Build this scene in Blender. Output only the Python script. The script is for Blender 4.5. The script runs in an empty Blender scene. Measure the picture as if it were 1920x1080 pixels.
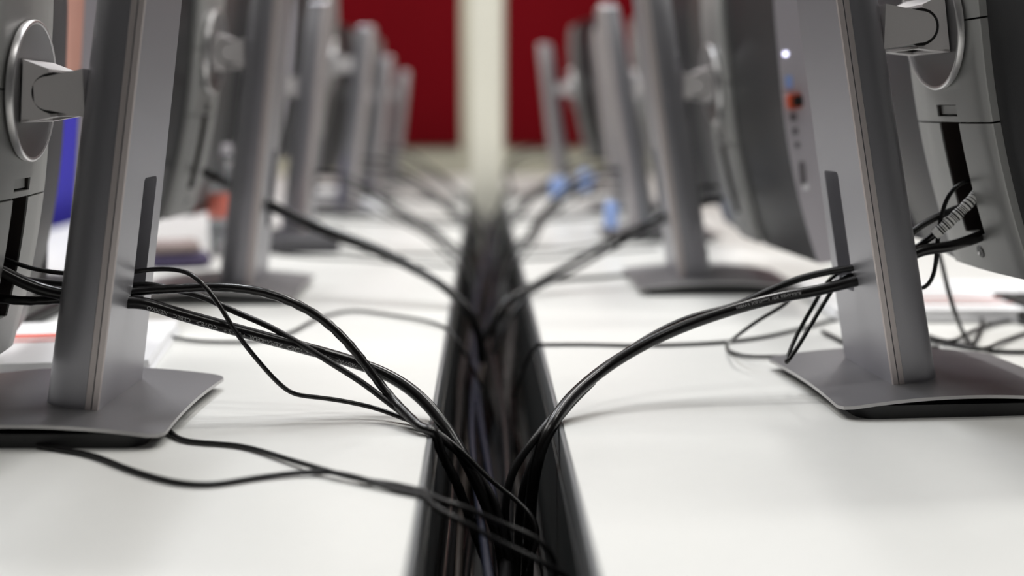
import bpy, bmesh, math, random
from mathutils import Vector, Matrix
random.seed(7)
sc = bpy.context.scene
COL = sc.collection
PI = math.pi

# ------------------------------------------------------------------ camera model (1920x1080)
F = 2300.0
CAM_H = 0.23
PITCH = math.atan(335 / F)
YAW = math.atan(55 / (F / math.cos(PITCH)))

def ray(px, py):
    u = (px - 960) / F; v = (540 - py) / F
    y = math.cos(PITCH) + v * math.sin(PITCH)
    z = -math.sin(PITCH) + v * math.cos(PITCH)
    c, s = math.cos(YAW), math.sin(YAW)
    return Vector((u * c + y * s, -u * s + y * c, z))

def at(px, py, Y):                      # a photo pixel measured at depth Y along the gap
    d = ray(px, py); t = Y / d.y
    return Vector((d.x * t, Y, CAM_H + d.z * t))

def desk(px, py, z=0.0):                # a photo pixel measured on a plane z above the desk
    d = ray(px, py); t = (z - CAM_H) / d.z
    return Vector((d.x * t, d.y * t, z))

# ------------------------------------------------------------------ materials
def mat(name, col, rough=0.5, metal=0.0, spec=0.5, coat=0.0, noise=0.0, nscale=400, bump=0.0,
        emit=None, estr=0.0, trans=0.0):
    m = bpy.data.materials.new(name); m.use_nodes = True
    nt = m.node_tree; b = nt.nodes['Principled BSDF']
    b.inputs['Base Color'].default_value = (*col, 1)
    b.inputs['Roughness'].default_value = rough
    b.inputs['Metallic'].default_value = metal
    b.inputs['Specular IOR Level'].default_value = spec
    b.inputs['Coat Weight'].default_value = coat
    b.inputs['Transmission Weight'].default_value = trans
    if emit:
        b.inputs['Emission Color'].default_value = (*emit, 1)
        b.inputs['Emission Strength'].default_value = estr
    if noise or bump:
        tc = nt.nodes.new('ShaderNodeTexCoord')
        n = nt.nodes.new('ShaderNodeTexNoise'); n.inputs['Scale'].default_value = nscale
        n.inputs['Detail'].default_value = 3
        nt.links.new(tc.outputs['Object'], n.inputs['Vector'])
        if noise:
            mix = nt.nodes.new('ShaderNodeMix'); mix.data_type = 'RGBA'
            mix.inputs[6].default_value = (*[c * (1 - noise) for c in col], 1)
            mix.inputs[7].default_value = (*[min(1, c * (1 + noise)) for c in col], 1)
            nt.links.new(n.outputs['Fac'], mix.inputs[0])
            nt.links.new(mix.outputs[2], b.inputs['Base Color'])
        if bump:
            bp = nt.nodes.new('ShaderNodeBump'); bp.inputs['Strength'].default_value = bump
            bp.inputs['Distance'].default_value = 0.0004
            nt.links.new(n.outputs['Fac'], bp.inputs['Height'])
            nt.links.new(bp.outputs['Normal'], b.inputs['Normal'])
    return m

M = dict(
    desk=mat('desk_laminate', (.80, .80, .775), .34, spec=.45, noise=.015, nscale=60, bump=.05),
    edge=mat('desk_edge', (.20, .205, .21), .35),
    tray=mat('tray_black', (.024, .027, .028), .38),
    pillar=mat('stand_paint', (.40, .395, .42), .38, metal=.75, noise=.06, nscale=1800, bump=.12),
    band=mat('stand_band', (.66, .60, .585), .42, metal=.6, noise=.05, nscale=1500, bump=.1),
    base=mat('base_paint', (.27, .265, .275), .42, metal=.75, noise=.10, nscale=1600, bump=.25),
    rim=mat('base_rim', (.52, .51, .51), .35, metal=.8),
    foot=mat('rubber_dark', (.022, .022, .023), .55),
    arm=mat('arm_silver', (.66, .635, .63), .45, metal=.35, noise=.05, nscale=1800, bump=.15),
    disc=mat('disc_face', (.27, .265, .27), .45, metal=.6, noise=.05, nscale=1500),
    discrim=mat('disc_rim', (.75, .74, .74), .36, metal=.9),
    spine=mat('spine_grey', (.37, .37, .36), .47, metal=.35, noise=.06, nscale=1800, bump=.12),
    shell=mat('shell_dark', (.050, .050, .052), .40, metal=.5, noise=.1, nscale=900, bump=.2),
    shell2=mat('shell_grey', (.14, .14, .137), .5, metal=.2, noise=.08, nscale=900),
    bezel=mat('bezel_silver', (.50, .475, .51), .45, metal=.2),
    black=mat('black_plastic', (.012, .011, .011), .4),
    liner=mat('channel_brown', (.030, .022, .020), .4),
    screen=mat('screen_glass', (.01, .01, .012), .12),
    cable=mat('cable_pvc', (.006, .0055, .0055), .24, spec=.5, noise=.25, nscale=160, bump=.1),
    cable2=mat('cable_soft', (.009, .0085, .009), .34, spec=.45, noise=.2, nscale=200, bump=.15),
    cablegrey=mat('cable_grey', (.05, .045, .042), .5),
    cablebrown=mat('cable_brown', (.045, .034, .028), .5),
    cableblue=mat('cable_navy', (.010, .013, .028), .4),
    ink=mat('cable_ink', (.46, .46, .46), .6),
    white=mat('paper_white', (.86, .86, .88), .6),
    red=mat('paper_red', (.72, .10, .06), .6),
    wallcream=mat('wall_cream', (.56, .535, .42), .75, noise=.02, nscale=8),
    wallred=mat('wall_red', (.150, .0025, .006), .9, spec=.08, noise=.03, nscale=6),
    pole=mat('pole_cream', (.72, .70, .60), .5),
    dim=mat('wall_dim', (.08, .078, .085), .8, noise=.05, nscale=5),
    floor=mat('floor_grey', (.12, .115, .11), .6, noise=.1, nscale=12),
    ceil=mat('ceiling_white', (.6, .6, .6), .8, noise=.02, nscale=10),
    blue=mat('plug_blue', (.30, .42, .76), .4),
    bluefab=mat('chair_blue', (.035, .028, .42), .7, noise=.1, nscale=300),
    wood=mat('cabinet_wood', (.72, .42, .34), .5, noise=.12, nscale=14),
    purple=mat('case_purple', (.06, .045, .11), .6),
    tan=mat('case_tan', (.30, .235, .225), .6),
    clear=mat('bottle_clear', (.8, .85, .88), .08, trans=.85),
    bred=mat('cap_red', (.72, .20, .15), .4),
    led=mat('led', (.8, .8, 1), .4, emit=(.75, .75, 1), estr=2),
    orange=mat('plug_red', (.55, .08, .03), .4),
    greyport=mat('port_grey', (.13, .12, .13), .5),
    teal=mat('cup_teal', (.03, .35, .26), .4),
)

# ------------------------------------------------------------------ object helpers
def link(name, me, m, parent=None, smooth=True):
    o = bpy.data.objects.new(name, me); COL.objects.link(o)
    if m is not None and not me.materials: me.materials.append(m)
    if smooth:
        me.polygons.foreach_set('use_smooth', [True] * len(me.polygons))
    if parent is not None: o.parent = parent
    return o

def from_bm(name, bm, m, parent=None, smooth=True, sharp=35):
    bmesh.ops.recalc_face_normals(bm, faces=bm.faces)
    if smooth:
        for e in bm.edges:
            if len(e.link_faces) == 2 and e.calc_face_angle(0) > math.radians(sharp): e.smooth = False
    me = bpy.data.meshes.new(name); bm.to_mesh(me); bm.free()
    return link(name, me, m, parent, smooth)

def empty(name, loc, rz=0):
    o = bpy.data.objects.new(name, None); COL.objects.link(o)
    o.location = loc; o.rotation_euler = (0, 0, rz); o.empty_display_size = .05
    return o

def tag(o, label=None, cat=None, group=None, kind=None):
    if label: o['label'] = label
    if cat: o['category'] = cat
    if group: o['group'] = group
    if kind: o['kind'] = kind
    return o

def box_bm(bm, x0, x1, y0, y1, z0, z1, bev=0.0, tf=None):
    vs = [bm.verts.new((x, y, z)) for x in (x0, x1) for y in (y0, y1) for z in (z0, z1)]
    q = [(0, 1, 3, 2), (4, 6, 7, 5), (0, 4, 5, 1), (2, 3, 7, 6), (0, 2, 6, 4), (1, 5, 7, 3)]
    fs = [bm.faces.new([vs[i] for i in f]) for f in q]
    if bev:
        es = list({e for f in fs for e in f.edges})
        r = bmesh.ops.bevel(bm, geom=es, offset=bev, segments=3, profile=.5, affect='EDGES')
        vs = list({v for f in r['faces'] for v in f.verts} | {v for v in vs if v.is_valid})
    if tf:
        for v in vs:
            if v.is_valid: v.co = tf(v.co)
    return vs

def box(name, x0, x1, y0, y1, z0, z1, m, parent=None, bev=0.0, tf=None):
    bm = bmesh.new(); box_bm(bm, x0, x1, y0, y1, z0, z1, bev, tf)
    return from_bm(name, bm, m, parent, smooth=bev > 0, sharp=60)

def loft(bm, rings, closed=True, cap=True):
    R = [[bm.verts.new(p) for p in r] for r in rings]
    n = len(R[0])
    for i in range(len(R) - 1):
        for j in range(n if closed else n - 1):
            k = (j + 1) % n
            bm.faces.new((R[i][j], R[i][k], R[i + 1][k], R[i + 1][j]))
    if cap:
        bm.faces.new(R[0]); bm.faces.new(R[-1])
    return R

def extrude_poly(bm, pts, axis_lo, axis_hi, tf):       # pts in (a,c), extruded along b
    lo = [bm.verts.new(tf(a, axis_lo, c)) for a, c in pts]
    hi = [bm.verts.new(tf(a, axis_hi, c)) for a, c in pts]
    bm.faces.new(lo); bm.faces.new(hi)
    n = len(pts)
    for i in range(n):
        j = (i + 1) % n
        bm.faces.new((lo[i], lo[j], hi[j], hi[i]))

# ---- cables: a smooth tube through points
def catmull(P, step=.004):
    P = [Vector(p) for p in P]
    Q = [P[0] * 2 - P[1]] + P + [P[-1] * 2 - P[-2]]
    out = []
    for i in range(1, len(Q) - 2):
        p0, p1, p2, p3 = Q[i - 1], Q[i], Q[i + 1], Q[i + 2]
        t01 = max((p1 - p0).length, 1e-5) ** .5; t12 = max((p2 - p1).length, 1e-5) ** .5; t23 = max((p3 - p2).length, 1e-5) ** .5
        m1 = (p2 - p1) + t12 * ((p1 - p0) / t01 - (p2 - p0) / (t01 + t12))
        m2 = (p2 - p1) + t12 * ((p3 - p2) / t23 - (p3 - p1) / (t12 + t23))
        n = max(2, int((p2 - p1).length / step))
        for k in range(n):
            t = k / n; a = 2 * t**3 - 3 * t**2 + 1; b = t**3 - 2 * t**2 + t; c = -2 * t**3 + 3 * t**2; d = t**3 - t**2
            out.append(p1 * a + m1 * b + p2 * c + m2 * d)
    out.append(P[-1]); return out

def frames(pts):
    T = []
    for i in range(len(pts)):
        a = pts[max(0, i - 1)]; b = pts[min(len(pts) - 1, i + 1)]
        T.append((b - a).normalized())
    n = T[0].cross(Vector((0, 0, 1)))
    if n.length < .1: n = T[0].cross(Vector((1, 0, 0)))
    n.normalize(); N = [n]
    for i in range(1, len(T)):
        q = T[i - 1].rotation_difference(T[i]); n = q @ n
        n = (n - T[i] * n.dot(T[i])).normalized(); N.append(n)
    return T, N

def tube_bm(bm, pts, r, sides=12, ripple=0.0, rp=.012, flat=1.0):
    T, N = frames(pts); rings = []; s = 0
    for i, p in enumerate(pts):
        if i: s += (p - pts[i - 1]).length
        B = T[i].cross(N[i]); rg = []
        for k in range(sides):
            a = 2 * PI * k / sides
            rr = r * (1 + ripple * math.sin(2 * a + 2 * PI * s / rp) + ripple * .35 * math.sin(s * 900 + k))
            rg.append(p + N[i] * math.cos(a) * rr + B * math.sin(a) * rr * flat)
        rings.append(rg)
    loft(bm, rings)

def settle(P, r):                       # keep a cable on top of the desks and inside the gap
    def fix(p):
        q = p.copy(); zmin = r + .0003
        for s, e in ((-1, -.0366), (1, .055)):
            d = (q.x - e) * s
            if d > -r and q.z < zmin:
                if q.z < -.001 and d + r < zmin - q.z: q.x = e - s * (r + .0002)
                elif d > -r: q.z = max(q.z, zmin if d > 0 else zmin - (-d))
        return q
    P = [fix(p) for p in P]
    for _ in range(6):
        P = [P[0]] + [fix(P[i] * .5 + (P[i - 1] + P[i + 1]) * .25) for i in range(1, len(P) - 1)] + [P[-1]]
    return P

def cable(pts, r, label, m=None, group=None, ripple=0.0, name='cable', step=.004, sides=12, parent=None, smoothed=None):
    P = settle(catmull(pts, step), r); bm = bmesh.new()
    tube_bm(bm, P, r, sides, ripple)
    o = from_bm(name, bm, m or M['cable'], parent, sharp=70)
    if parent is None: tag(o, label, 'cable', group)
    return o, P

def px(lst, off=0.0):                   # list of (px, py, Y) -> world points
    return [at(*p) for p in lst]

# ------------------------------------------------------------------ room (desk top is z = 0)
FLZ = -.74; YB = 4.75
def struct(o): o['kind'] = 'structure'; return o
struct(box('floor', -3.6, 3.6, -2.0, YB + .1, FLZ - .05, FLZ, M['floor']))
struct(box('ceiling', -3.6, 3.6, -2.0, YB + .1, 2.02, 2.1, M['ceil']))
struct(box('wall_back', -3.6, 3.6, YB, YB + .1, FLZ, 2.02, M['wallcream']))
struct(box('wall_left', -3.7, -3.6, -2.0, YB, FLZ, 2.02, M['dim']))
struct(box('wall_right', 3.6, 3.7, -2.0, YB, FLZ, 2.02, M['dim']))
struct(box('wall_front', -3.6, 3.6, -2.1, -2.0, FLZ, 2.02, M['dim']))
zr = at(905, 274, YB - .02).z
xp = [(-2.6, -.085), (.085, 2.6)]
for i, (a, b) in enumerate(xp):
    o = box('wall_panel', a, b, YB - .02, YB - .0005, zr, 1.9, M['wallred'], bev=.003)
    tag(o, ['dark red wall panel left of the cream pole', 'dark red wall panel right of the cream pole'][i], 'wall panel')

# desks and the cable gap between them
GL, GR = -.0366, .055
DY0, DY1 = .30, 4.35
def desk_top(side):
    s = -1 if side == 'L' else 1
    xe = GL if side == 'L' else GR
    root = empty('desk', (xe + s * .4, 2.3, FLZ))
    lab = 'long white desk on the left of the cable gap' if s < 0 else 'long white desk on the right of the cable gap'
    tag(root, lab, 'desk')
    def tf(co): return Vector((co.x - root.location.x, co.y - root.location.y, co.z - root.location.z))
    xa, xb = sorted((xe + s * .0035, xe + s * .80))
    box('desktop', xa, xb, DY0, DY1, -.025, 0, M['desk'], root, bev=.0012, tf=tf)
    xa, xb = sorted((xe, xe + s * .0034))
    box('edge_strip', xa, xb, DY0, DY1, -.026, -.0004, M['edge'], root, bev=.0008, tf=tf)
    for y in (.5, 2.3, 4.2):
        for x in (xe + s * .12, xe + s * .74):
            box('leg', x - .025, x + .025, y - .025, y + .025, FLZ, -.025, M['edge'], root, bev=.003, tf=tf)
desk_top('L'); desk_top('R')
tr = empty('cable_tray', (.009, 2.0, -.16))
tag(tr, 'deep black cable tray running along the gap between the desks', 'cable tray')
tt = lambda co: Vector((co.x - .009, co.y - 2.0, co.z + .16))
box('side_panel', GL + .0002, GL + .0022, DY0, DY1, -.155, -.0262, M['tray'], tr, tf=tt)
box('side_panel', GR - .0022, GR - .0002, DY0, DY1, -.155, -.0262, M['tray'], tr, tf=tt)
box('bottom_panel', GL + .0002, GR - .0002, DY0, DY1, -.160, -.1552, M['tray'], tr, tf=tt)

# cream service pole standing in the gap
pc = (912 - 905) / F * 3.32
def rounded_rect(w, d, r, n=5):
    out = []
    for cx, cy, a0 in ((w - r, d - r, 0), (-w + r, d - r, 90), (-w + r, -d + r, 180), (w - r, -d + r, 270)):
        for k in range(n):
            a = math.radians(a0 + 90 * k / (n - 1)); out.append((cx + r * math.cos(a), cy + r * math.sin(a)))
    return out
bm = bmesh.new(); rr = rounded_rect(.0425, .0425, .008)
loft(bm, [[(pc + x, 3.36 + y, z) for x, y in rr] for z in (-.155, 2.02)])
o = from_bm('service_pole', bm, M['pole']); tag(o, 'square cream service pole rising from the far end of the cable gap', 'pole')

# ------------------------------------------------------------------ the monitor
def section(w, d):                      # pillar cross-section, x = toward gap, y = along the row
    h = w / 2
    half = [(0, h - .0012), (-.0008, h), (-.0046, h + .0006), (-.0050, h - .0006), (-.0054, h + .0006), (-.0098, h + .0002), (-.0106, h - .0012)]
    for t in range(1, 9):
        a = t / 8 * PI / 2
        half.append((-.0106 - (d - .0106) * math.sin(a), .014 + (h - .0152) * math.cos(a) ** .8 if t < 8 else .014))
    return half + [(x, -y) for x, y in reversed(half)]

def make_monitor(x0, yc, side, label, zd=.25, tilt=5, swivel=0, yaw=0, k=.125, ht=.41, lean_y=0.0, ports=False, near_cut=True, dx=.055, spine_m=None, hb=.268, dome=.040):
    root = empty('computer_monitor', (x0, yc, 0), (0 if side == 'L' else PI) + math.radians(yaw))
    tag(root, label, 'monitor', 'computer monitors back to back along the cable gap')
    # --- base plate
    bm = bmesh.new(); NX, NY = 20, 20; XA, XB, HY = -.150, .060, .0955
    def bz(x, y):
        t = (x - (-.043)) / .107
        return .0175 - .0085 * t * t + .0012 * (1 - (y / HY) ** 2)
    def pt(i, j):
        u = i / NX; v = j / NY * 2 - 1
        x = XA + (XB - XA) * u
        x -= .0035 * (1 - v * v) * max(0, (u - .7) / .3)
        x += .0035 * (1 - v * v) * max(0, (.3 - u) / .3)
        y = HY * v
        # round the corners
        r = .012; cx, cy = (XB - r if x > 0 else XA + r), (HY - r) * (1 if v > 0 else -1)
        ox, oy = x - cx, y - cy
        if (x > XB - r or x < XA + r) and abs(y) > HY - r:
            L = math.hypot(ox, oy); mx = max(abs(ox), abs(oy))
            if L > 1e-9: x, y = cx + ox * mx / L, cy + oy * mx / L
        return x, y
    def grid(dz):
        return [[bm.verts.new((*pt(i, j), bz(*pt(i, j)) + dz)) for j in range(NY + 1)] for i in range(NX + 1)]
    top, bot = grid(0), grid(-.0026)
    for i in range(NX):
        for j in range(NY):
            bm.faces.new((top[i][j], top[i + 1][j], top[i + 1][j + 1], top[i][j + 1]))
            bm.faces.new((bot[i][j], bot[i][j + 1], bot[i + 1][j + 1], bot[i + 1][j]))
    edge = [(i, 0) for i in range(NX)] + [(NX, j) for j in range(NY)] + [(i, NY) for i in range(NX, 0, -1)] + [(0, j) for j in range(NY, 0, -1)]
    for a in range(len(edge)):
        p, q = edge[a], edge[(a + 1) % len(edge)]
        f = bm.faces.new((top[p[0]][p[1]], top[q[0]][q[1]], bot[q[0]][q[1]], bot[p[0]][p[1]])); f.material_index = 1
    bp = from_bm('base_plate', bm, M['base'], root, sharp=40); bp.data.materials.append(M['rim'])
    bm = bmesh.new(); rings = []
    for z, ins in ((0.0, .010), (.003, .009), (1, .005)):
        rg = []
        for x, y in rounded_rect((XB - XA) / 2 - ins - .006, HY - ins * .35, .014, 6):
            xx = x + (XA + XB) / 2
            rg.append((xx, y, z if z < 1 else bz(xx, y) - .0024))
        rings.append(rg)
    loft(bm, rings); from_bm('base_foot', bm, M['foot'], bp)
    # --- pillar with the cable slot cut through it
    bm = bmesh.new(); rings = []
    zs = [.0120, .05, .10, .15, .20, .25, .30, .35, ht - .03, ht - .012, ht - .004, ht]
    kx = lambda z: k * z + .00 - .10 * k * (z - .15) ** 2
    for z in zs:
        w = .106 - .05 * z; d = .048 - .02 * z
        f = 1.0
        if z > ht - .013: f = .96 if z < ht - .003 else .86
        rings.append([(kx(z) + x * f - (1 - f) * .02, y * f, z) for x, y in section(w, d)])
    loft(bm, rings)
    pil = from_bm('stand_pillar', bm, M['pillar'], root, sharp=28)
    for f in pil.data.polygons:
        c = f.center; z = c.z; ex = c.x - kx(z)
        if -.0108 < ex < -.0002 and abs(f.normal.y) > .5 and z < ht: f.material_index = 1
    pil.data.materials.append(M['band'])
    cb = bmesh.new(); s0, s1 = (-.003, .029) if side == 'L' else (-.035, -.003)
    rg = [(-.09, -.016 + 0), ]
    box_bm(cb, -.10, .10, s0, s1, .082, .180, .0035)
    cut = from_bm('cut', cb, M['black'], None, smooth=False)
    # lay the slot on the pillar's own axes
    cut.parent = root; bpy.context.view_layer.update()
    md = pil.modifiers.new('slot', 'BOOLEAN'); md.operation = 'DIFFERENCE'; md.object = cut; md.solver = 'EXACT'
    dg = bpy.context.evaluated_depsgraph_get()
    me = bpy.data.meshes.new_from_object(pil.evaluated_get(dg)); pil.modifiers.clear(); pil.data = me
    for p in me.polygons: p.use_smooth = True
    b2 = bmesh.new(); b2.from_mesh(me)
    for e in b2.edges:
        e.smooth = not (len(e.link_faces) != 2 or e.calc_face_angle(0) > math.radians(20))
    b2.to_mesh(me); b2.free()
    bpy.data.objects.remove(cut)
    # slider recess on the front of the pillar
    fx = lambda z: kx(z) - (.048 - .02 * z)
    bm = bmesh.new()
    loft(bm, [[(fx(z) - .0006, -.013, z), (fx(z) - .0006, .013, z), (fx(z) + .002, .013, z), (fx(z) + .002, -.013, z)] for z in (.205, .27, .33, ht - .03)])
    from_bm('slider_recess', bm, M['black'], pil, smooth=False)
    # --- panel frame
    T = math.radians(tilt); W = math.radians(swivel)
    dc = Vector((kx(zd) - .0805 + (.055 - dx), .004 if side == 'L' else -.004, zd))
    def P3(a, b, c):
        x = -a * math.cos(T) + c * math.sin(T); z = c * math.cos(T) + a * math.sin(T)
        xx = x * math.cos(W) - b * math.sin(W); yy = x * math.sin(W) + b * math.cos(W)
        return dc + Vector((xx, yy, z))
    # arm: fixed to pillar, rounded end in the clevis
    hx = .0215; hinge = P3(-hx, 0, 0)
    px0 = fx(hinge.z) + .0015
    bm = bmesh.new(); r = .0119
    pts = [(px0, hinge.z + .0172), (px0, hinge.z - .0168)]
    for t in range(25):
        a = math.radians(-90 - 180 * t / 24); pts.append((hinge.x + r * math.cos(a), hinge.z + r * math.sin(a)))
    extrude_poly(bm, pts, -.036, .036, lambda a, b, c: Vector((a, b + hinge.y, c)))
    bmesh.ops.bevel(bm, geom=[e for e in bm.edges if len(e.link_faces) == 2 and e.calc_face_angle(0) > 1.2], offset=.0007, segments=2, affect='EDGES')
    arm = from_bm('tilt_arm', bm, M['arm'], root, sharp=18)
    # clevis bracket
    bm = bmesh.new(); R2 = .0141
    pts = [(-.001, .0200), (-.0190, .0150)]
    for t in range(21):
        a = math.radians(78 - 156 * t / 20)
        pts.append((-hx + R2 * math.cos(a), R2 * math.sin(a)))
    pts += [(-.0205, -.0145), (-.001, -.0205)]
    for lo, hi in ((-.036, -.027), (.027, .036)): extrude_poly(bm, pts, lo, hi, P3)
    for lo, hi in ((-.036, -.022), (.022, .036)):
        extrude_poly(bm, [(-.001, -.0205), (-.0205, -.0145), (-.026, -.0138), (-.026, -.0158), (-.0005, -.0225)], lo, hi, P3)
    extrude_poly(bm, [(-.001, -.0205), (-.006, -.0190), (-.006, -.0210), (-.0005, -.0225)], -.036, .036, P3)
    extrude_poly(bm, [(-.021, -.0146), (-.026, -.0138), (-.026, -.0158), (-.021, -.0166)], -.036, .036, P3)
    extrude_poly(bm, [(-.001, .0200), (-.0190, .0150), (-.0190, .0168), (-.0005, .0222)], -.036, .036, P3)
    br = from_bm('hinge_bracket', bm, M['arm'], root, sharp=18)
    bm = bmesh.new(); extrude_poly(bm, [(-.0005, .018), (-.008, .014), (-.008, -.017), (-.0005, -.019)], -.0268, .0268, P3)
    extrude_poly(bm, [(-hx + (R2 + .0003) * math.cos(2 * PI * t / 32), (R2 + .0003) * math.sin(2 * PI * t / 32)) for t in range(32)], -.0352, .0352, P3)
    from_bm('hinge_gap_shade', bm, M['black'], br, smooth=False)  # black filler standing in for the shade in the gap around the arm
    # disc
    bm = bmesh.new(); n = 64; rings = []
    for rad, a in ((.0500, .006), (.0512, .0052), (.0516, .0008), (.0512, .0002), (.0495, 0.0), (.0485, .0006)):
        rings.append([P3(a, rad * math.cos(2 * PI * j / n), rad * math.sin(2 * PI * j / n)) for j in range(n)])
    loft(bm, rings)
    dd = from_bm('mount_disc', bm, M['discrim'], root, sharp=50); dd.data.materials.append(M['disc'])
    for f in dd.data.polygons:
        if len(f.vertices) > 10: f.material_index = 1
    # --- spine (light centre strip) with seams, notch and cable channel
    HB, C0, C1 = hb, -.208, .170
    def q(c):
        e = 0.0
        if c < -.02: e += .024 * ((-.02 - c) / .19) ** 2
        if c > .06: e += .012 * ((c - .06) / .11) ** 2
        return e
    SA = .0062
    def spine_cells(bm, cs, bs, hole, thick=.009):
        V = {}
        def v(i, j, d):
            key = (i, j, d)
            if key not in V:
                b, c = bs[j], cs[i]
                a = SA + q(c) + .004 * (b / .075) ** 2 + (thick if d else 0)
                if not d and (j in (0, len(bs) - 1)): a += .0012
                V[key] = bm.verts.new(P3(a, b, c))
            return V[key]
        cells = {(i, j) for i in range(len(cs) - 1) for j in range(len(bs) - 1) if not hole(.5 * (bs[j] + bs[j + 1]), .5 * (cs[i] + cs[i + 1]))}
        for (i, j) in cells:
            for d in (0, 1):
                bm.faces.new((v(i, j, d), v(i + 1, j, d), v(i + 1, j + 1, d), v(i, j + 1, d)))
            for (di, dj, p, r_) in ((-1, 0, (i, j), (i, j + 1)), (1, 0, (i + 1, j), (i + 1, j + 1)), (0, -1, (i, j), (i + 1, j)), (0, 1, (i, j + 1), (i + 1, j + 1))):
                if (i + di, j + dj) not in cells:
                    bm.faces.new((v(*p, 0), v(*r_, 0), v(*r_, 1), v(*p, 1)))
    bs = [-.0665, -.065, -.045, -.0175, 0, .0175, .045, .065, .0665]
    hole = lambda b, c: abs(b) < .0175 and (-.172 < c < -.0790 or -.0740 < c < -.0645)
    bm = bmesh.new()
    seg = lambda a, b, n: [a + (b - a) * t / n for t in range(n + 1)]
    spine_cells(bm, seg(.0007, C1 - .004, 10), bs, hole)
    spine_cells(bm, [-.0783, -.0740, -.0645] + seg(-.055, -.0007, 4), bs, hole)
    spine_cells(bm, seg(-.205, -.172, 3) + seg(-.160, -.0797, 7), bs, hole)
    sp = from_bm('back_spine', bm, spine_m or M['spine'], root, sharp=40)
    # channel liner
    bm = bmesh.new()
    for b0, b1, c0, c1 in ((-.0178, -.0165, -.173, -.056), (.0165, .0178, -.173, -.056)):
        cs = seg(c0, c1, 8)
        extrude_poly(bm, [(SA + q(c) + .0015, c) for c in cs] + [(SA + q(c) + .024, c) for c in reversed(cs)], b0, b1, P3)
    extrude_poly(bm, [(SA + .022 + q(-.173) * 1, -.173), (SA + .022, -.056), (SA + .026, -.056), (SA + .026 + q(-.173), -.173)], -.0178, .0178, P3)
    from_bm('cable_channel', bm, M['liner'], sp, smooth=False)
    bm = bmesh.new(); extrude_poly(bm, [(SA + .005, -.0655), (SA + .012, -.0655), (SA + .012, -.0745), (SA + .005, -.0725)], -.0164, .0164, P3)
    from_bm('latch', bm, M['spine'], sp, smooth=False)
    bm = bmesh.new(); n = 20
    cc = -.188
    loft(bm, [[P3(SA + q(cc + dz * math.sin(t)) - da, dr * math.cos(t), cc + dz * math.sin(t)) for t in [2 * PI * j / n for j in range(n)]] for da, dr, dz in ((.0004, .0052, .0052), (.0008, .0050, .0050), (.0008, .0041, .0041))])
    lk = from_bm('lock_hole', bm, M['black'], sp, sharp=50)
    bm = bmesh.new(); loft(bm, [[P3(SA + q(cc) - da, -.0014 + .0014 * math.cos(2 * PI * j / 12), cc - .0016 + .0014 * math.sin(2 * PI * j / 12)) for j in range(12)] for da in (.0008, .0014)])
    from_bm('lock_glint', bm, M['discrim'], lk)  # glint on the dark hole, modelled as a small bright disc
    # --- back shell
    bm = bmesh.new(); NB, NC = 36, 24; AF = .088
    def shell_a(b, c):
        t = min(1, max(0, (abs(b) - .064) / (HB - .064)))
        a = .016 + q(c) * 1.0 + dome * t ** 1.15
        if abs(b) < .061: a += .016
        return min(a, AF - .004)
    bvals = [-HB + 2 * HB * i / NB for i in range(NB + 1)]
    bvals = sorted(set([round(v, 5) for v in bvals if abs(abs(v) - .0625) > .006] + [-.064, -.0608, .0608, .064]))
    cvals = seg(C0, C1, NC)
    gb = [[bm.verts.new(P3(shell_a(b, c), b, c)) for c in cvals] for b in bvals]
    gf = [[bm.verts.new(P3(AF - .012 if False else max(shell_a(b, c) + .0015, AF - .022), b, c)) for c in cvals] for b in bvals]
    nb = len(bvals)
    for i in range(nb - 1):
        for j in range(NC):
            bm.faces.new((gb[i][j], gb[i + 1][j], gb[i + 1][j + 1], gb[i][j + 1]))
            bm.faces.new((gf[i][j], gf[i][j + 1], gf[i + 1][j + 1], gf[i + 1][j]))
    for i in range(nb - 1):
        for j in (0, NC): bm.faces.new((gb[i][j], gb[i + 1][j], gf[i + 1][j], gf[i][j]))
    for j in range(NC):
        for i in (0, nb - 1): bm.faces.new((gb[i][j], gb[i][j + 1], gf[i][j + 1], gf[i][j]))
    near = -1 if side == 'L' else 1
    sh = from_bm('back_shell', bm, M['shell'], root, sharp=35); sh.data.materials.append(M['shell2'])
    # the half of the shell beyond the spine catches the room light and is paler grey
    # --- side bezel ring (silver rim) and screen
    bm = bmesh.new()
    for b0, b1 in ((-HB - .002, -HB + .0005), (HB - .0005, HB + .002)):
        cs = seg(C0 - .001, C1 + .001, 24)
        extrude_poly(bm, [(shell_a(HB, c) + .0006, c) for c in cs] + [(AF, c) for c in reversed(cs)], b0, b1, P3)
    extrude_poly(bm, [(AF - .018, C1 + .0002), (AF, C1 + .0002), (AF, C1 + .0025), (AF - .018, C1 + .0025)], -HB, HB, P3)
    extrude_poly(bm, [(AF - .010, C0 - .0002), (AF, C0 - .0002), (AF, C0 - .0025), (AF - .010, C0 - .0025)], -HB, HB, P3)
    bz_ = from_bm('side_bezel', bm, M['bezel'], root, sharp=40)
    bm = bmesh.new()
    extrude_poly(bm, [(AF - .0215, C0), (AF + .001, C0), (AF + .001, C1), (AF - .0215, C1)], -HB + .0006, HB - .0006, P3)
    from_bm('screen', bm, M['screen'], root, smooth=False)
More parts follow.
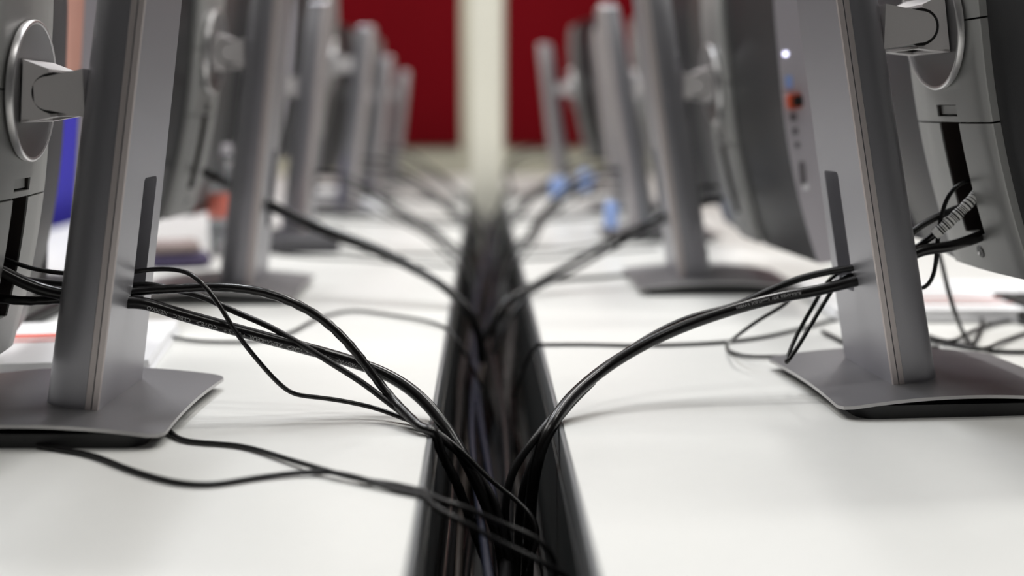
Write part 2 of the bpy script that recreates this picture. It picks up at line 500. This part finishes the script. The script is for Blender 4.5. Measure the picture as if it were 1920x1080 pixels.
    if ports:
        def port(name, zc, h, w, m, da=0.0, out=.0012):
            bb = HB + .002
            # world height -> c on the side face
            c = (zc - zd - (.06) * math.sin(T)) / math.cos(T)
            a0 = shell_a(HB, c) + .0100 + da
            bm = bmesh.new()
            extrude_poly(bm, [(a0 + w / 2 * x, c + h / 2 * y) for x, y in ((1, .7), (.7, 1), (-.7, 1), (-1, .7), (-1, -.7), (-.7, -1), (.7, -1), (1, -.7))], bb - .0004, bb + out, P3)
            from_bm(name, bm, m, bz_, smooth=False)
        port('power_light', .292, .005, .005, M['led'], -.002)
        port('usb_port', .262, .014, .008, M['blue'], -.001)
        port('plug', .241, .016, .015, M['orange'], .002, .010)
        port('plug_tip', .241, .011, .010, M['black'], .004, .014)
        port('audio_port', .2245, .008, .007, M['greyport'])
        port('audio_port', .209, .007, .006, M['greyport'])
        port('audio_port', .194, .006, .005, M['greyport'])
        port('card_slot', .163, .026, .006, M['greyport'])
        port('button', .148, .007, .006, M['white'])
    return root

LBL = {
 'L1': 'nearest monitor left of the gap, seen from behind, round disc on its spine',
 'R1': 'nearest monitor right of the gap, with a barcode-wrapped cable at its spine',
 'L2': 'second monitor from the front in the left row, just behind the nearest',
 'R2': 'second monitor in the right row, dark back with ports on its silver side',
 'L3': 'third monitor from the front in the left row, pale blurred stand',
 'L4': 'fourth monitor from the front in the left row, partly hidden',
 'L5': 'fifth monitor from the front in the left row, against the red panel',
 'L6': 'farthest monitor in the left row, before the red panel',
 'R3': 'third monitor in the right row, rounded stand top against the red panel',
 'R4': 'fourth monitor in the right row, hidden behind the third',
 'R5': 'farthest monitor in the right row, slim stand nearest the cream pole',
}
make_monitor(-.2765, .915, 'L', LBL['L1'], zd=.243, tilt=5, k=.154, yaw=-1.5, swivel=4, dx=.063)
make_monitor(.319, .984, 'R', LBL['R1'], zd=.296, tilt=9, k=.185, yaw=4, dx=.066)
make_monitor(-.283, 1.54, 'L', LBL['L2'], zd=.300, tilt=6, hb=.236, dome=.012)
make_monitor(.252, 1.600, 'R', LBL['R2'], zd=.262, tilt=7, swivel=0, dx=.055, k=.15, hb=.265, dome=.012, ports=True)
make_monitor(-.305, 2.14, 'L', LBL['L3'], zd=.27, tilt=6)
make_monitor(-.285, 2.76, 'L', LBL['L4'], zd=.33, tilt=6)
make_monitor(-.285, 3.36, 'L', LBL['L5'], zd=.27, tilt=6, ht=.37)
make_monitor(-.275, 3.97, 'L', LBL['L6'], zd=.28, tilt=6, ht=.345)
make_monitor(.27, 2.22, 'R', LBL['R3'], zd=.27, tilt=7, k=.17)
make_monitor(.30, 2.84, 'R', LBL['R4'], zd=.27, tilt=7)
make_monitor(.205, 3.50, 'R', LBL['R5'], zd=.29, tilt=7)

# ------------------------------------------------------------------ foreground cables, left
S = 'cables from the nearest left monitor'
inL = [Vector((-.372, .918, .112)), Vector((-.350, .916, .104))]
A_, PA = cable([Vector((-.372, .922, .125)), Vector((-.34, .922, .112)), Vector((-.300, .921, .107)), Vector((-.268, .921, .108))] +
   px([(270, 506, .921), (330, 505, .921), (370, 522, .905), (405, 562, .899), (440, 620, .895), (480, 672, .896), (520, 717, .898), (538, 733, .899), (552, 741, .900), (575, 743, .901), (620, 748, .903), (700, 764, .900),
       (760, 786, .885), (808, 804, .865), (859, 839, .855), (922, 902, .845), (970, 939, .84), (1002, 972, .83), (1011, 997, .825), (1000, 1040, .82), (985, 1090, .82), (975, 1140, .82)]),
   .0018, 'thin black cable with a sharp kink touching the left desk', group=None)
B_, PB = cable([Vector((-.372, .914, .092)), Vector((-.345, .913, .0885)), Vector((-.300, .912, .091)), Vector((-.270, .913, .0935))] +
   px([(275, 544, .913), (330, 542, .913), (400, 538, .912), (480, 545, .911), (540, 563, .909), (600, 595, .907), (650, 640, .904), (690, 690, .900), (730, 742, .894), (768, 782, .868), (800, 815, .848),
       (832, 858, .852), (860, 915, .852), (880, 968, .855), (900, 1025, .85), (925, 1090, .85), (935, 1150, .85)]),
   .0035, 'lumpy black cable arching highest over the left desk into the gap', ripple=.07)
C_, PC = cable([Vector((-.378, .906, .126)), Vector((-.356, .906, .112)), Vector((-.328, .906, .0985)), Vector((-.300, .906, .0925)), Vector((-.272, .907, .0875))] +
   px([(262, 566, .907), (330, 587, .907), (420, 612, .906), (500, 634, .905), (580, 655, .908), (660, 678, .918), (720, 700, .917), (770, 730, .907), (812, 770, .892), (852, 826, .872), (885, 885, .860), (912, 945, .855),
       (935, 1005, .85), (948, 1090, .845), (952, 1160, .845)]),
   .0047, 'thick glossy black power cable with white printing along its side', sides=20)
D_, PD = cable([Vector((-.372, .924, .108)), Vector((-.345, .924, .103)), Vector((-.300, .923, .0985)), Vector((-.268, .924, .098))] +
   px([(275, 532, .925), (325, 543, .925), (380, 556, .924), (430, 580, .922), (500, 610, .912), (560, 643, .904), (620, 680, .900), (680, 718, .897), (730, 756, .889), (775, 790, .872), (815, 815, .855),
       (860, 850, .857), (905, 900, .86), (930, 940, .852), (944, 1000, .845), (962, 1090, .84), (968, 1150, .84)]),
   .0024, 'medium black cable crossing above the printed power cable', m=M['cable2'])
E1, _ = cable([desk(310, 800, .003), desk(345, 826, .002), desk(450, 836, .002), desk(550, 864, .003), desk(640, 890, .004), at(740, 915, .73), at(800, 932, .715), at(860, 948, .715), at(940, 982, .73), at(1010, 1012, .73), at(1042, 1050, .73), at(1040, 1100, .73), at(1030, 1180, .73)],
   .0018, 'blurred black cable from under the nearest left stand, the upper of two', m=M['cable2'])
E2, _ = cable([desk(70, 836, .002), desk(110, 842, .002), desk(170, 853, .002), desk(260, 886, .002), desk(340, 906, .002), desk(400, 909, .002), desk(480, 896, .002), desk(600, 884, .003), at(680, 898, .735), at(780, 937, .71), at(850, 970, .70), at(940, 1018, .71), at(1030, 1062, .71), at(1100, 1110, .715), at(1060, 1180, .72)],
   .0018, 'blurred black cable with a dip in front of the nearest left stand', m=M['cable2'])
# writing on the power cable
def print_on(P, r, text, i0px, size, m, parent, aim, flip=True, name='printed_writing'):
    cu = bpy.data.curves.new('txt', 'FONT'); cu.body = text; cu.size = size; cu.resolution_u = 3
    to = bpy.data.objects.new('txt', cu); COL.objects.link(to); bpy.context.view_layer.update()
    me = bpy.data.meshes.new_from_object(to.evaluated_get(bpy.context.evaluated_depsgraph_get()))
    bpy.data.objects.remove(to)
    bm = bmesh.new(); bm.from_mesh(me)
    bmesh.ops.triangulate(bm, faces=bm.faces)
    S_ = [0.0]
    for i in range(1, len(P)): S_.append(S_[-1] + (P[i] - P[i - 1]).length)
    i0 = min(range(len(P)), key=lambda i: abs(proj_x(P[i]) - i0px) + (100 if P[i].z < .01 else 0))
    s0 = S_[i0]; cam = Vector((0, 0, CAM_H))
    import bisect
    for v in bm.verts:
        s = s0 - v.co.x if flip else s0 + v.co.x
        k = max(0, min(len(P) - 2, bisect.bisect(S_, s) - 1)); f = (s - S_[k]) / (S_[k + 1] - S_[k])
        p = P[k].lerp(P[k + 1], f); T = (P[k + 1] - P[k]).normalized()
        toc = (cam - p); toc = (toc - T * toc.dot(T)).normalized()
        up = T.cross(toc)
        if up.z < 0: up = -up
        ang = aim + (-v.co.y if flip else v.co.y) / r
        v.co = p + (toc * math.cos(ang) + up * math.sin(ang)) * (r + .00012)
    return from_bm(name, bm, m, parent, smooth=False)
def proj_x(p):
    z = p.z - CAM_H; c, s = math.cos(YAW), math.sin(YAW)
    xx = p.x * c - p.y * s; yy = p.x * s + p.y * c
    return 960 + F * xx / (yy * math.cos(PITCH) - z * math.sin(PITCH))
print_on(PC, .0047, 'H05VV-F    3G  42   \u25C1VDE\u25B7  KEMA-KEUR  + S + S +   \u25C1OVE\u25B7   CEBEC   NEMKO', 672, .0046, M['ink'], C_, -.25)

# ------------------------------------------------------------------ foreground cables, right
F_, PF = cable(px([(1862, 430, 1.010), (1850, 438, .992), (1825, 448, .982), (1780, 463, .978), (1720, 471, .977)]) + [Vector((.325, .978, .098))] +
   px([(1598, 528, .978), (1540, 543, .976), (1450, 560, .972), (1360, 585, .966), (1280, 613, .958), (1210, 645, .95), (1150, 680, .937), (1100, 718, .917), (1060, 758, .892), (1028, 808, .868), (1008, 862, .862),
       (997, 925, .862), (992, 1000, .862), (988, 1090, .87), (985, 1160, .87)]),
   .0046, 'thick black power cable sweeping from the right stand into the gap', sides=20)
G_, PG = cable(px([(1856, 370, 1.012), (1840, 375, .995), (1800, 389, .987), (1760, 405, .985), (1710, 435, .984)]) + [Vector((.325, .983, .108))] +
   px([(1600, 502, .982), (1560, 508, .984), (1500, 522, .986), (1440, 546, .984), (1380, 573, .98), (1300, 594, .972), (1240, 620, .963), (1170, 663, .945), (1110, 708, .922), (1050, 766, .890), (1012, 812, .868),
       (980, 852, .862), (960, 885, .858), (950, 925, .856), (947, 970, .855), (955, 1040, .858), (965, 1100, .855), (970, 1160, .855)]),
   .0030, 'slimmer black cable running above the thick one from the right stand', m=M['cable2'])
print_on(PF, .0046, 'H05VV-F 3G0.75mm2  VDE  KEMA-KEUR', 1375, .0032, M['ink'], F_, .35, name='printed_writing')
G2, _ = cable(px([(1110, 716, .925), (1060, 768, .895), (1030, 815, .872), (1000, 865, .868), (980, 925, .868), (972, 1000, .875), (968, 1090, .87), (966, 1160, .87)]) , .0034, 'black cable dropping into the tray beside the thick right cable', m=M['cable2'])
cable([Vector((.345, .985, .10)), Vector((.322, .983, .096))] + px([(1583, 515, .985), (1560, 545, .985), (1520, 610, .980), (1492, 657, .975), (1474, 681, .972), (1472, 684, .974), (1482, 655, .985), (1497, 622, .99), (1515, 590, .992), (1535, 556, .992), (1556, 520, .990), (1585, 505, .988)]),
   .0017, 'thin black cable folded into a tight V on the right base', sides=10)
cable([at(1490, 548, 1.03), at(1480, 565, 1.04), at(1420, 602, 1.06), at(1382, 630, 1.08), desk(1363, 647, .004), desk(1368, 660, .003), desk(1400, 668, .003), desk(1480, 668, .003), desk(1560, 664, .003), desk(1620, 655, .003)],
   .0017, 'thin black cable bent in a hairpin behind the right base', sides=10)
cable([Vector((.03, 1.22, -.06)), Vector((.047, 1.215, -.015)), desk(1019, 647, .002), desk(1050, 646, .002), desk(1100, 646, .002), desk(1200, 648, .002), desk(1340, 643, .002), desk(1420, 634, .002), desk(1500, 617, .002), desk(1575, 598, .002), desk(1700, 590, .002)],
   .0018, 'thin dark cable lying flat on the right desk from the gap edge', m=M['cable2'], sides=10)
cable([desk(1542, 622, .004), desk(1565, 633, .003), desk(1590, 645, .003), desk(1640, 650, .003), desk(1760, 652, .003)], .0022, 'short black cable end lying behind the right base', m=M['cable2'], sides=10)
# right of the right pillar
def R(l): return [at(*p) for p in l]
bc, PBc = cable(R([(1700, 476, .990), (1715, 468, .990), (1752, 440, .980), (1800, 398, .978), (1830, 366, .978), (1846, 345, .997)]), .0030, 'black cable wrapped in a white barcode label beside the right spine')
cable(R([(1855, 338, 1.01), (1832, 336, .985), (1800, 342, .980), (1778, 365, .980), (1764, 410, .980), (1757, 460, .980), (1754, 505, .980), (1744, 535, .980), (1726, 547, .982), (1710, 540, .985)]), .0018, 'thin black cable hanging in a loop behind the right pillar', sides=10)
# barcode wrap with individual rings in one mesh
def pick(P, x0, x1): return [p for p in P if x0 <= proj_x(p) <= x1]
seg_ = catmull(pick(PBc, 1745, 1834), .0006)
bm = bmesh.new(); T, N = frames(seg_); rings = []
for i, p in enumerate(seg_):
    B = T[i].cross(N[i]); rings.append([p + (N[i] * math.cos(2 * PI * k_ / 14) + B * math.sin(2 * PI * k_ / 14)) * (.0043 + (.0004 if i % 17 < 9 else 0)) for k_ in range(14)])
loft(bm, rings)
rnd = random.Random(3); pat = []
while len(pat) < len(seg_) + 5:
    pat += [0] * rnd.choice((1, 1, 2, 3)) + [1] * rnd.choice((1, 1, 2))
bm.faces.ensure_lookup_table()
for idx, f in enumerate(bm.faces):
    i = idx // 14
    if 7 < i < len(seg_) - 5 and pat[i]: f.material_index = 1
w_ = from_bm('barcode_label', bm, mat('label_white', (.85, .84, .82), .5), bc, sharp=80); w_.data.materials.append(M['black']); w_['label'] = 'white barcode label'
# loops on the right desk behind the base
cable([at(1745, 420, 1.20), at(1765, 490, 1.18), at(1778, 545, 1.16), at(1792, 590, 1.17), desk(1808, 628, .005), desk(1822, 645, .003), desk(1835, 628, .003), desk(1842, 600, .004), desk(1832, 584, .003), desk(1815, 590, .003)], .0022, 'dark cable dropping behind the right spine and coiling on the desk', m=M['cable2'], sides=10)
cable([desk(1700, 636, .003), desk(1760, 640, .003), desk(1820, 650, .003), desk(1860, 658, .003), desk(1920, 660, .003), desk(2010, 655, .003)], .0022, 'dark cable lying in a long curve behind the right base', m=M['cable2'], sides=10)
cable([desk(1690, 610, .003), desk(1740, 630, .003), desk(1780, 640, .006), desk(1830, 618, .004), desk(1900, 600, .003), desk(1990, 596, .003)], .0020, 'dark cable waving across another behind the right base', m=M['cable2'], sides=10)
cable([desk(1770, 645, .008), desk(1830, 655, .009), desk(1880, 640, .004), desk(1930, 622, .003), desk(2000, 600, .003)], .0020, 'dark cable rising to the right frame edge behind the base', m=M['cable2'], sides=10)

# ------------------------------------------------------------------ middle-distance cables
MG = 'blurred cables running from the farther monitors into the gap'
cable([at(383, 322, 1.56), at(425, 343, 1.54), at(470, 362, 1.53), at(515, 385, 1.53), at(600, 425, 1.50), at(700, 463, 1.47), at(780, 505, 1.44), at(845, 548, 1.41), at(890, 600, 1.40), at(905, 680, 1.40)], .0052, 'thick blurred cable sloping from the second left stand into the gap')
cable([at(470, 372, 1.55), at(520, 398, 1.55), at(610, 440, 1.52), at(690, 468, 1.49), at(790, 515, 1.46), at(860, 560, 1.43), at(900, 640, 1.42)], .0035, 'blurred cable just beneath the thick one at the second left stand', m=M['cable2'])
cable([desk(300, 628, .003), desk(380, 640, .003), desk(480, 640, .003), desk(540, 625, .003), desk(600, 596, .003), desk(660, 583, .003), desk(740, 592, .003), desk(820, 608, .003), Vector((-.03, 1.26, -.004)), Vector((0, 1.25, -.06))], .0017, 'thin grey-looking cable snaking over the left desk mid-way', m=M['cable2'], sides=10)
cable([at(1352, 372, 1.63), at(1305, 385, 1.61), at(1262, 395, 1.60), at(1215, 418, 1.60), at(1150, 450, 1.58), at(1060, 500, 1.54), at(1000, 535, 1.50), at(945, 570, 1.47), at(905, 640, 1.45)], .0042, 'blurred cable from the second right stand into the gap')
cable([at(1345, 350, 1.64), at(1310, 352, 1.63), at(1290, 392, 1.62), at(1262, 405, 1.61), at(1225, 425, 1.61), at(1140, 470, 1.58), at(1080, 505, 1.55), at(1010, 540, 1.53), at(960, 590, 1.50), at(930, 660, 1.48)], .0028, 'blurred cable below its neighbour at the second right stand', m=M['cable2'])
cable([desk(1190, 513, .003), desk(1120, 520, .003), desk(1060, 524, .003), desk(1010, 532, .003), Vector((.03, 1.58, -.02)), Vector((.01, 1.56, -.08))], .0026, 'blurred cable lying flat before the second right base', m=M['cable2'], sides=8)
far = [('L', -.305, 2.14), ('L', -.285, 2.76), ('L', -.285, 3.36), ('R', .27, 2.22), ('R', .30, 2.84), ('R', .205, 3.50)]
words = {2.14: 'third left', 2.76: 'fourth left', 3.36: 'fifth left', 2.22: 'third right', 2.84: 'fourth right', 3.50: 'farthest right'}
adj = ['upper', 'middle', 'lowest']
for sd, x, y in far:
    s = 1 if sd == 'L' else -1
    xe = GL if sd == 'L' else GR
    for k_ in range(3):
        a = random.uniform(.02, .07); z0 = .12 - .02 * k_
        yy = y + .004 + .006 * k_
        yb = y - .12 - .08 * k_ - random.uniform(0, .06)
        p = [Vector((x - s * .03, yy, z0)), Vector((x + s * .013, yy, z0)), Vector((x + s * .07, yy - .02, z0 - .01 + .2 * a)), Vector((x + s * .14, yy - .05, z0 * .62)),
             Vector((xe - s * .02, yb, .012)), Vector((xe + s * .02, yb - .04, -.05)), Vector((xe + s * .03, yb - .10, -.12))]
        cable(p, (.0045, .003, .0022)[k_], '%s cable of three sagging from the %s stand to the gap' % (adj[k_], words[y]), m=M['cable2'] if k_ else None, sides=8, step=.012)
    for k_ in range(2):
        y1 = y - .22 - .13 * k_
        p = [Vector((x - s * .02, y1 + .15, .003)), Vector((x + s * .05, y1 + .10, .003)), Vector((x + s * .12, y1 + .02 + .06 * k_, .003)), Vector((xe - s * .05, y1, .003)), Vector((xe + s * .003, y1 - .01, .001)), Vector((xe + s * .02, y1 - .03, -.06))]
        cable(p, .002, '%s cable lying loose on the desk before the %s base' % (['farther thin', 'nearer thin'][k_], words[y]), m=M['cable2'], sides=8, step=.012)

# bundle lying in the tray
ms = [M['cable'], M['cable2'], M['cablebrown'], M['cablegrey'], M['cable'], M['cableblue'], M['cable2']]
for i in range(16):
    xb_ = GL + .012 + (GR - GL - .024) * random.random(); zb = -.148 + .075 * random.random() * (1 if i > 4 else .3)
    ph = random.random() * 6
    p = []
    yv = .34
    while yv < 3.28:
        sag = math.sin(yv * 2.2 + ph)
        p.append(Vector((min(GR - .01, max(GL + .01, xb_ + .016 * math.sin(yv * 3.1 + ph * 2))), yv, min(-.03, max(-.148, zb + .018 * sag + max(0, yv - 1.2) * .028)))))
        yv += .18
    cable(p, random.choice((.0045, .0036, .003, .005)), 'cable lying lengthwise in the tray among the bundle', m=ms[i % 7], group='cables bundled lengthwise in the tray', sides=8, step=.02)

# ------------------------------------------------------------------ things on the desks
def sheets(name, corners, h, m, label, n=6, cat='paper'):
    root_c = sum(corners, Vector()) / 4
    bm = bmesh.new(); rings = []
    r2 = random.Random(n)
    for i in range(n):
        ox, oy = r2.uniform(-.002, .002), r2.uniform(-.002, .002)
        for z in (i * h / n, (i + .8) * h / n):
            rings.append([(c.x + ox, c.y + oy, .0006 + z) for c in corners])
    loft(bm, rings); o = from_bm(name, bm, m, smooth=False); tag(o, label, cat); return o
# left papers
c1 = [desk(-120, 715), desk(70, 705), desk(310, 640), desk(300, 600)]
def quad(cx, cy, w, d, rot):
    c, s = math.cos(rot), math.sin(rot)
    return [Vector((cx + x * c - y * s, cy + x * s + y * c, 0)) for x, y in ((-w / 2, -d / 2), (w / 2, -d / 2), (w / 2, d / 2), (-w / 2, d / 2))]
p1 = sheets('paper_stack', quad(-.455, 1.15, .30, .21, .12), .012, M['white'], 'white paper stack with red printing under the nearest left monitor')
bm = bmesh.new()
for (cx, cy, w, d) in ((-.41, 1.185, .13, .022), (-.425, 1.155, .08, .008)):
    bm.faces.new([bm.verts.new((v.x, v.y, .0128)) for v in quad(cx, cy, w, d, .12)])
from_bm('red_printing', bm, M['red'], p1, smooth=False)['label'] = 'red printing'
p2 = sheets('paper_stack', quad(.57, 1.42, .36, .24, -.05), .014, M['white'], 'white printed paper stack behind the nearest right stand')
bm = bmesh.new()
for (cx, cy, w, d) in ((.60, 1.38, .26, .014), (.60, 1.345, .24, .007)):
    bm.faces.new([bm.verts.new((v.x, v.y, .0148)) for v in quad(cx, cy, w, d, -.05)])
from_bm('red_printing', bm, mat('print_faded', (.62, .25, .22), .6), p2, smooth=False)['label'] = 'faded red lines'
def keyboard(cx, cy, rot, label, w=.16, d=.42):
    r = empty('keyboard', (cx, cy, 0), rot); tag(r, label, 'keyboard')
    box('keyboard_case', -w / 2, w / 2, -d / 2, d / 2, .002, .014, M['black'], r, bev=.004)
    bm = bmesh.new()
    for i in range(5):
        for j in range(15):
            x = -w / 2 + .014 + i * .026; y = -d / 2 + .012 + j * .0268
            box_bm(bm, x, x + .021, y, y + .022, .0142, .019)
    from_bm('keys', bm, M['foot'], r, smooth=False)
keyboard(-.56, 1.40, .0, 'black keyboard on the left desk behind the nearest left monitor')
keyboard(.66, 1.20, 0, 'black keyboard before the white papers on the right desk')
c = desk(620, 385)
sheets('paper_stack', quad(c.x - .02, c.y + .02, .12, .20, .2), .035, M['white'], 'bright white papers beside the third left stand, far down the desk')
def mouse(loc, rot, label):
    bm = bmesh.new(); n, mm = 20, 8; rings = []
    for i in range(mm):
        t = i / (mm - 1) * PI / 2
        rings.append([(.030 * math.cos(t) ** .6 * math.cos(a) if t < 1.56 else .001 * math.cos(a), (.052 * math.cos(t) ** .6 if t < 1.56 else .001) * math.sin(a), .004 + .033 * math.sin(t)) for a in [2 * PI * j / n for j in range(n)]])
    rings.insert(0, [(x * .95, y * .95, .001) for x, y, z in rings[0]])
    loft(bm, rings); r = empty('computer_mouse', loc, rot); tag(r, label, 'mouse')
    from_bm('mouse_shell', bm, M['white'], r, sharp=60)
    box('scroll_wheel', -.003, .003, .022, .036, .026, .034, M['greyport'], r, bev=.0015)
c = desk(697, 402); mouse((c.x, c.y, 0), .4, 'white computer mouse beyond the third left stand')
# folder-dark strip beside L2 cable
c = desk(560, 470); sheets('note_book', quad(c.x - .02, c.y + .05, .16, .2, .1), .022, M['dim'], 'dark closed notebook on the left desk behind the second stand', cat='notebook')
# blue plugs
def plug(loc, rz, ry, label):
    r = empty('cable_plug', loc, rz); r.rotation_euler = (0, ry, rz); tag(r, label, 'plug')
    box('plug_body', -.017, .017, -.009, .009, -.015, .028, M['blue'], r, bev=.004)
    box('plug_pins', -.012, .012, -.005, .005, .028, .036, M['discrim'], r, bev=.001)
    bm = bmesh.new(); tube_bm(bm, catmull([Vector((0, 0, -.014)), Vector((0, 0, -.03)), Vector((.004, 0, -.045))]), .004, 10)
    from_bm('cable_sleeve', bm, M['black'], r)
plug(Vector((.160, 2.60, .058)), .3, .0, 'blue cable plug standing among cables, nearest the gap')
plug(Vector((.225, 2.75, .066)), .2, .5, 'blue cable plug tilted beside the third right stand')
plug(Vector((.210, 2.00, .052)), 1.2, .15, 'blue cable plug beside the second right stand, closest of the blue plugs')
plug(Vector((.33, 1.98, .04)), .9, 1.1, 'blue cable plug lying between the second right stand and its monitor')
# bottle, pencil case
bx, by = -.408, 1.95
r = empty('water_bottle', (bx, by, 0)); tag(r, 'clear bottle with a coral red band behind the second left monitor', 'bottle')
def lathe(name, prof, m, parent, n=24):
    bm = bmesh.new(); loft(bm, [[(rad * math.cos(2 * PI * j / n), rad * math.sin(2 * PI * j / n), z) for j in range(n)] for rad, z in prof])
    return from_bm(name, bm, m, parent, sharp=45)
lathe('bottle_body', [(.024, .001), (.027, .006), (.027, .05), (.025, .055), (.027, .06), (.027, .125), (.020, .145), (.012, .158), (.012, .165)], M['clear'], r)
lathe('bottle_label', [(.0275, .062), (.0278, .063), (.0278, .098), (.0275, .099)], M['bred'], r)
lathe('bottle_cap', [(.013, .160), (.014, .161), (.014, .174), (.012, .176)], M['bezel'], r)
c = desk(350, 500)
r = empty('pencil_case', (c.x - .01, c.y, 0), .3); tag(r, 'dark purple pencil case with brownish flap behind the nearest left stand', 'pencil case')
box('case_body', -.045, .045, -.03, .03, .001, .022, M['purple'], r, bev=.012)
box('case_flap', -.043, .03, -.028, .028, .0225, .040, M['tan'], r, bev=.009)
# teal cup beyond the right pillar
c = desk(1548, 470)
r = empty('cup', (c.x + .03, c.y - .05, 0)); tag(r, 'teal green cup beyond the second right monitor', 'cup')
lathe('cup_body', [(.026, .001), (.028, .004), (.035, .085), (.0345, .088), (.033, .085), (.026, .008)], M['teal'], r)
# chair and cabinet behind the left row
cx, cy = -.905, 2.75
r = empty('office_chair', (cx, cy, FLZ), 0); tag(r, 'chair with a deep blue backrest behind the left row', 'chair')
def chair_part(name, m, rings): 
    bm = bmesh.new(); loft(bm, rings); return from_bm(name, bm, m, r, sharp=50)
rb = rounded_rect(.02, .22, .018, 5)
chair_part('backrest', M['bluefab'], [[(x * f - .02 * math.cos((z - .7) * 3), y * f, z) for x, y in rb] for z, f in ((.52, .80), (.54, .93), (.62, 1), (.75, 1.03), (.88, 1), (.96, .94), (.985, .80))])
rs = rounded_rect(.22, .22, .06, 6)
chair_part('seat', M['bluefab'], [[(x * f + .24, y * f, z) for x, y in rs] for z, f in ((.43, .94), (.44, 1), (.475, 1), (.49, .94))])
chair_part('back_support', M['black'], [[(x - .01 * 1 - .0 + (.0 if z > .5 else .0), y * .15, z) for x, y in rounded_rect(.012, .22, .006)] for z in (.42, .60)])
chair_part('gas_column', M['black'], [[(.24 + .025 * math.cos(2 * PI * j / 16), .025 * math.sin(2 * PI * j / 16), z) for j in range(16)] for z in (.06, .43)])
for j in range(5):
    a = 2 * PI * j / 5; bm = bmesh.new()
    tube_bm(bm, [Vector((.24, 0, .09)), Vector((.24 + .15 * math.cos(a), .15 * math.sin(a), .075)), Vector((.24 + .29 * math.cos(a), .29 * math.sin(a), .05))], .018, 8)
    from_bm('leg', bm, M['black'], r)
    bm = bmesh.new(); bmesh.ops.create_uvsphere(bm, u_segments=12, v_segments=8, radius=.027, matrix=Matrix.Translation((.24 + .29 * math.cos(a), .29 * math.sin(a), .027)))
    from_bm('castor', bm, M['black'], r)
r = empty('wooden_cabinet', (-1.75, 4.45, FLZ)); tag(r, 'pinkish wooden cabinet against the back wall on the left', 'cabinet')
box('carcass', -.35, .35, -.24, .27, 0, 1.75, M['wood'], r, bev=.004)
for s in (-1, 1):
    xa, xb2 = sorted((s * .003, s * .345)); d_ = box('door', xa, xb2, -.262, -.2415, .06, 1.74, M['wood'], r, bev=.003)
    box('handle', s * .03 - .006, s * .03 + .006, -.285, -.2625, .85, 1.0, M['discrim'], d_, bev=.003)

# ------------------------------------------------------------------ light
def area(name, loc, size, energy, rot=(0, 0, 0), col=(1, 1, 1), spread=None):
    l = bpy.data.lights.new(name, 'AREA'); l.shape = 'RECTANGLE'; l.size, l.size_y = size; l.energy = energy; l.color = col
    o = bpy.data.objects.new(name, l); COL.objects.link(o); o.location = loc; o.rotation_euler = rot
    if spread: l.spread = math.radians(spread)
    return o
for i, (x, y, e, sx, sy, c_) in enumerate([
        (-.4, 1.9, 12, .1, 1.2, (.93, .96, 1)), (.4, 1.9, 11, .1, 1.2, (1, .98, .96)),
        (-1.5, .95, 11, 1.2, .07, (1, .985, .95)), (-1.5, 1.6, 13, 1.2, .07, (1, .985, .95)),
        (1.5, .95, 10, 1.2, .07, (1, .985, .95)), (1.5, 1.6, 12, 1.2, .07, (1, .985, .95)),
        (-1.2, 3.2, 12, .1, 1.2, (.95, .97, 1)), (1.2, 3.2, 11, .1, 1.2, (1, .985, .95)),
        (0, 3.9, 9, .1, 1.2, (1, .985, .95)), (0, .1, 3, .6, .1, (1, .985, .95))]):
    area('ceiling_tube_light', (x, y, 1.98), (sx, sy), e, col=c_)
w = bpy.data.worlds.new('World'); sc.world = w; w.use_nodes = True
w.node_tree.nodes['Background'].inputs[0].default_value = (.5, .52, .56, 1)
w.node_tree.nodes['Background'].inputs[1].default_value = .3

# ------------------------------------------------------------------ camera
cd = bpy.data.cameras.new('Camera'); cam = bpy.data.objects.new('Camera', cd); COL.objects.link(cam)
cd.sensor_width = 36; cd.lens = F / 1920 * 36; cd.clip_start = .02
cam.location = (0, 0, CAM_H); cam.rotation_euler = (PI / 2 - PITCH, 0, -YAW)
cd.dof.use_dof = True; cd.dof.focus_distance = .93; cd.dof.aperture_fstop = 2.3
sc.camera = cam
sc.view_settings.view_transform = 'Standard'
sc.view_settings.exposure = 0.6
sc.cycles.max_bounces = 6
sc.cycles.use_denoising = True
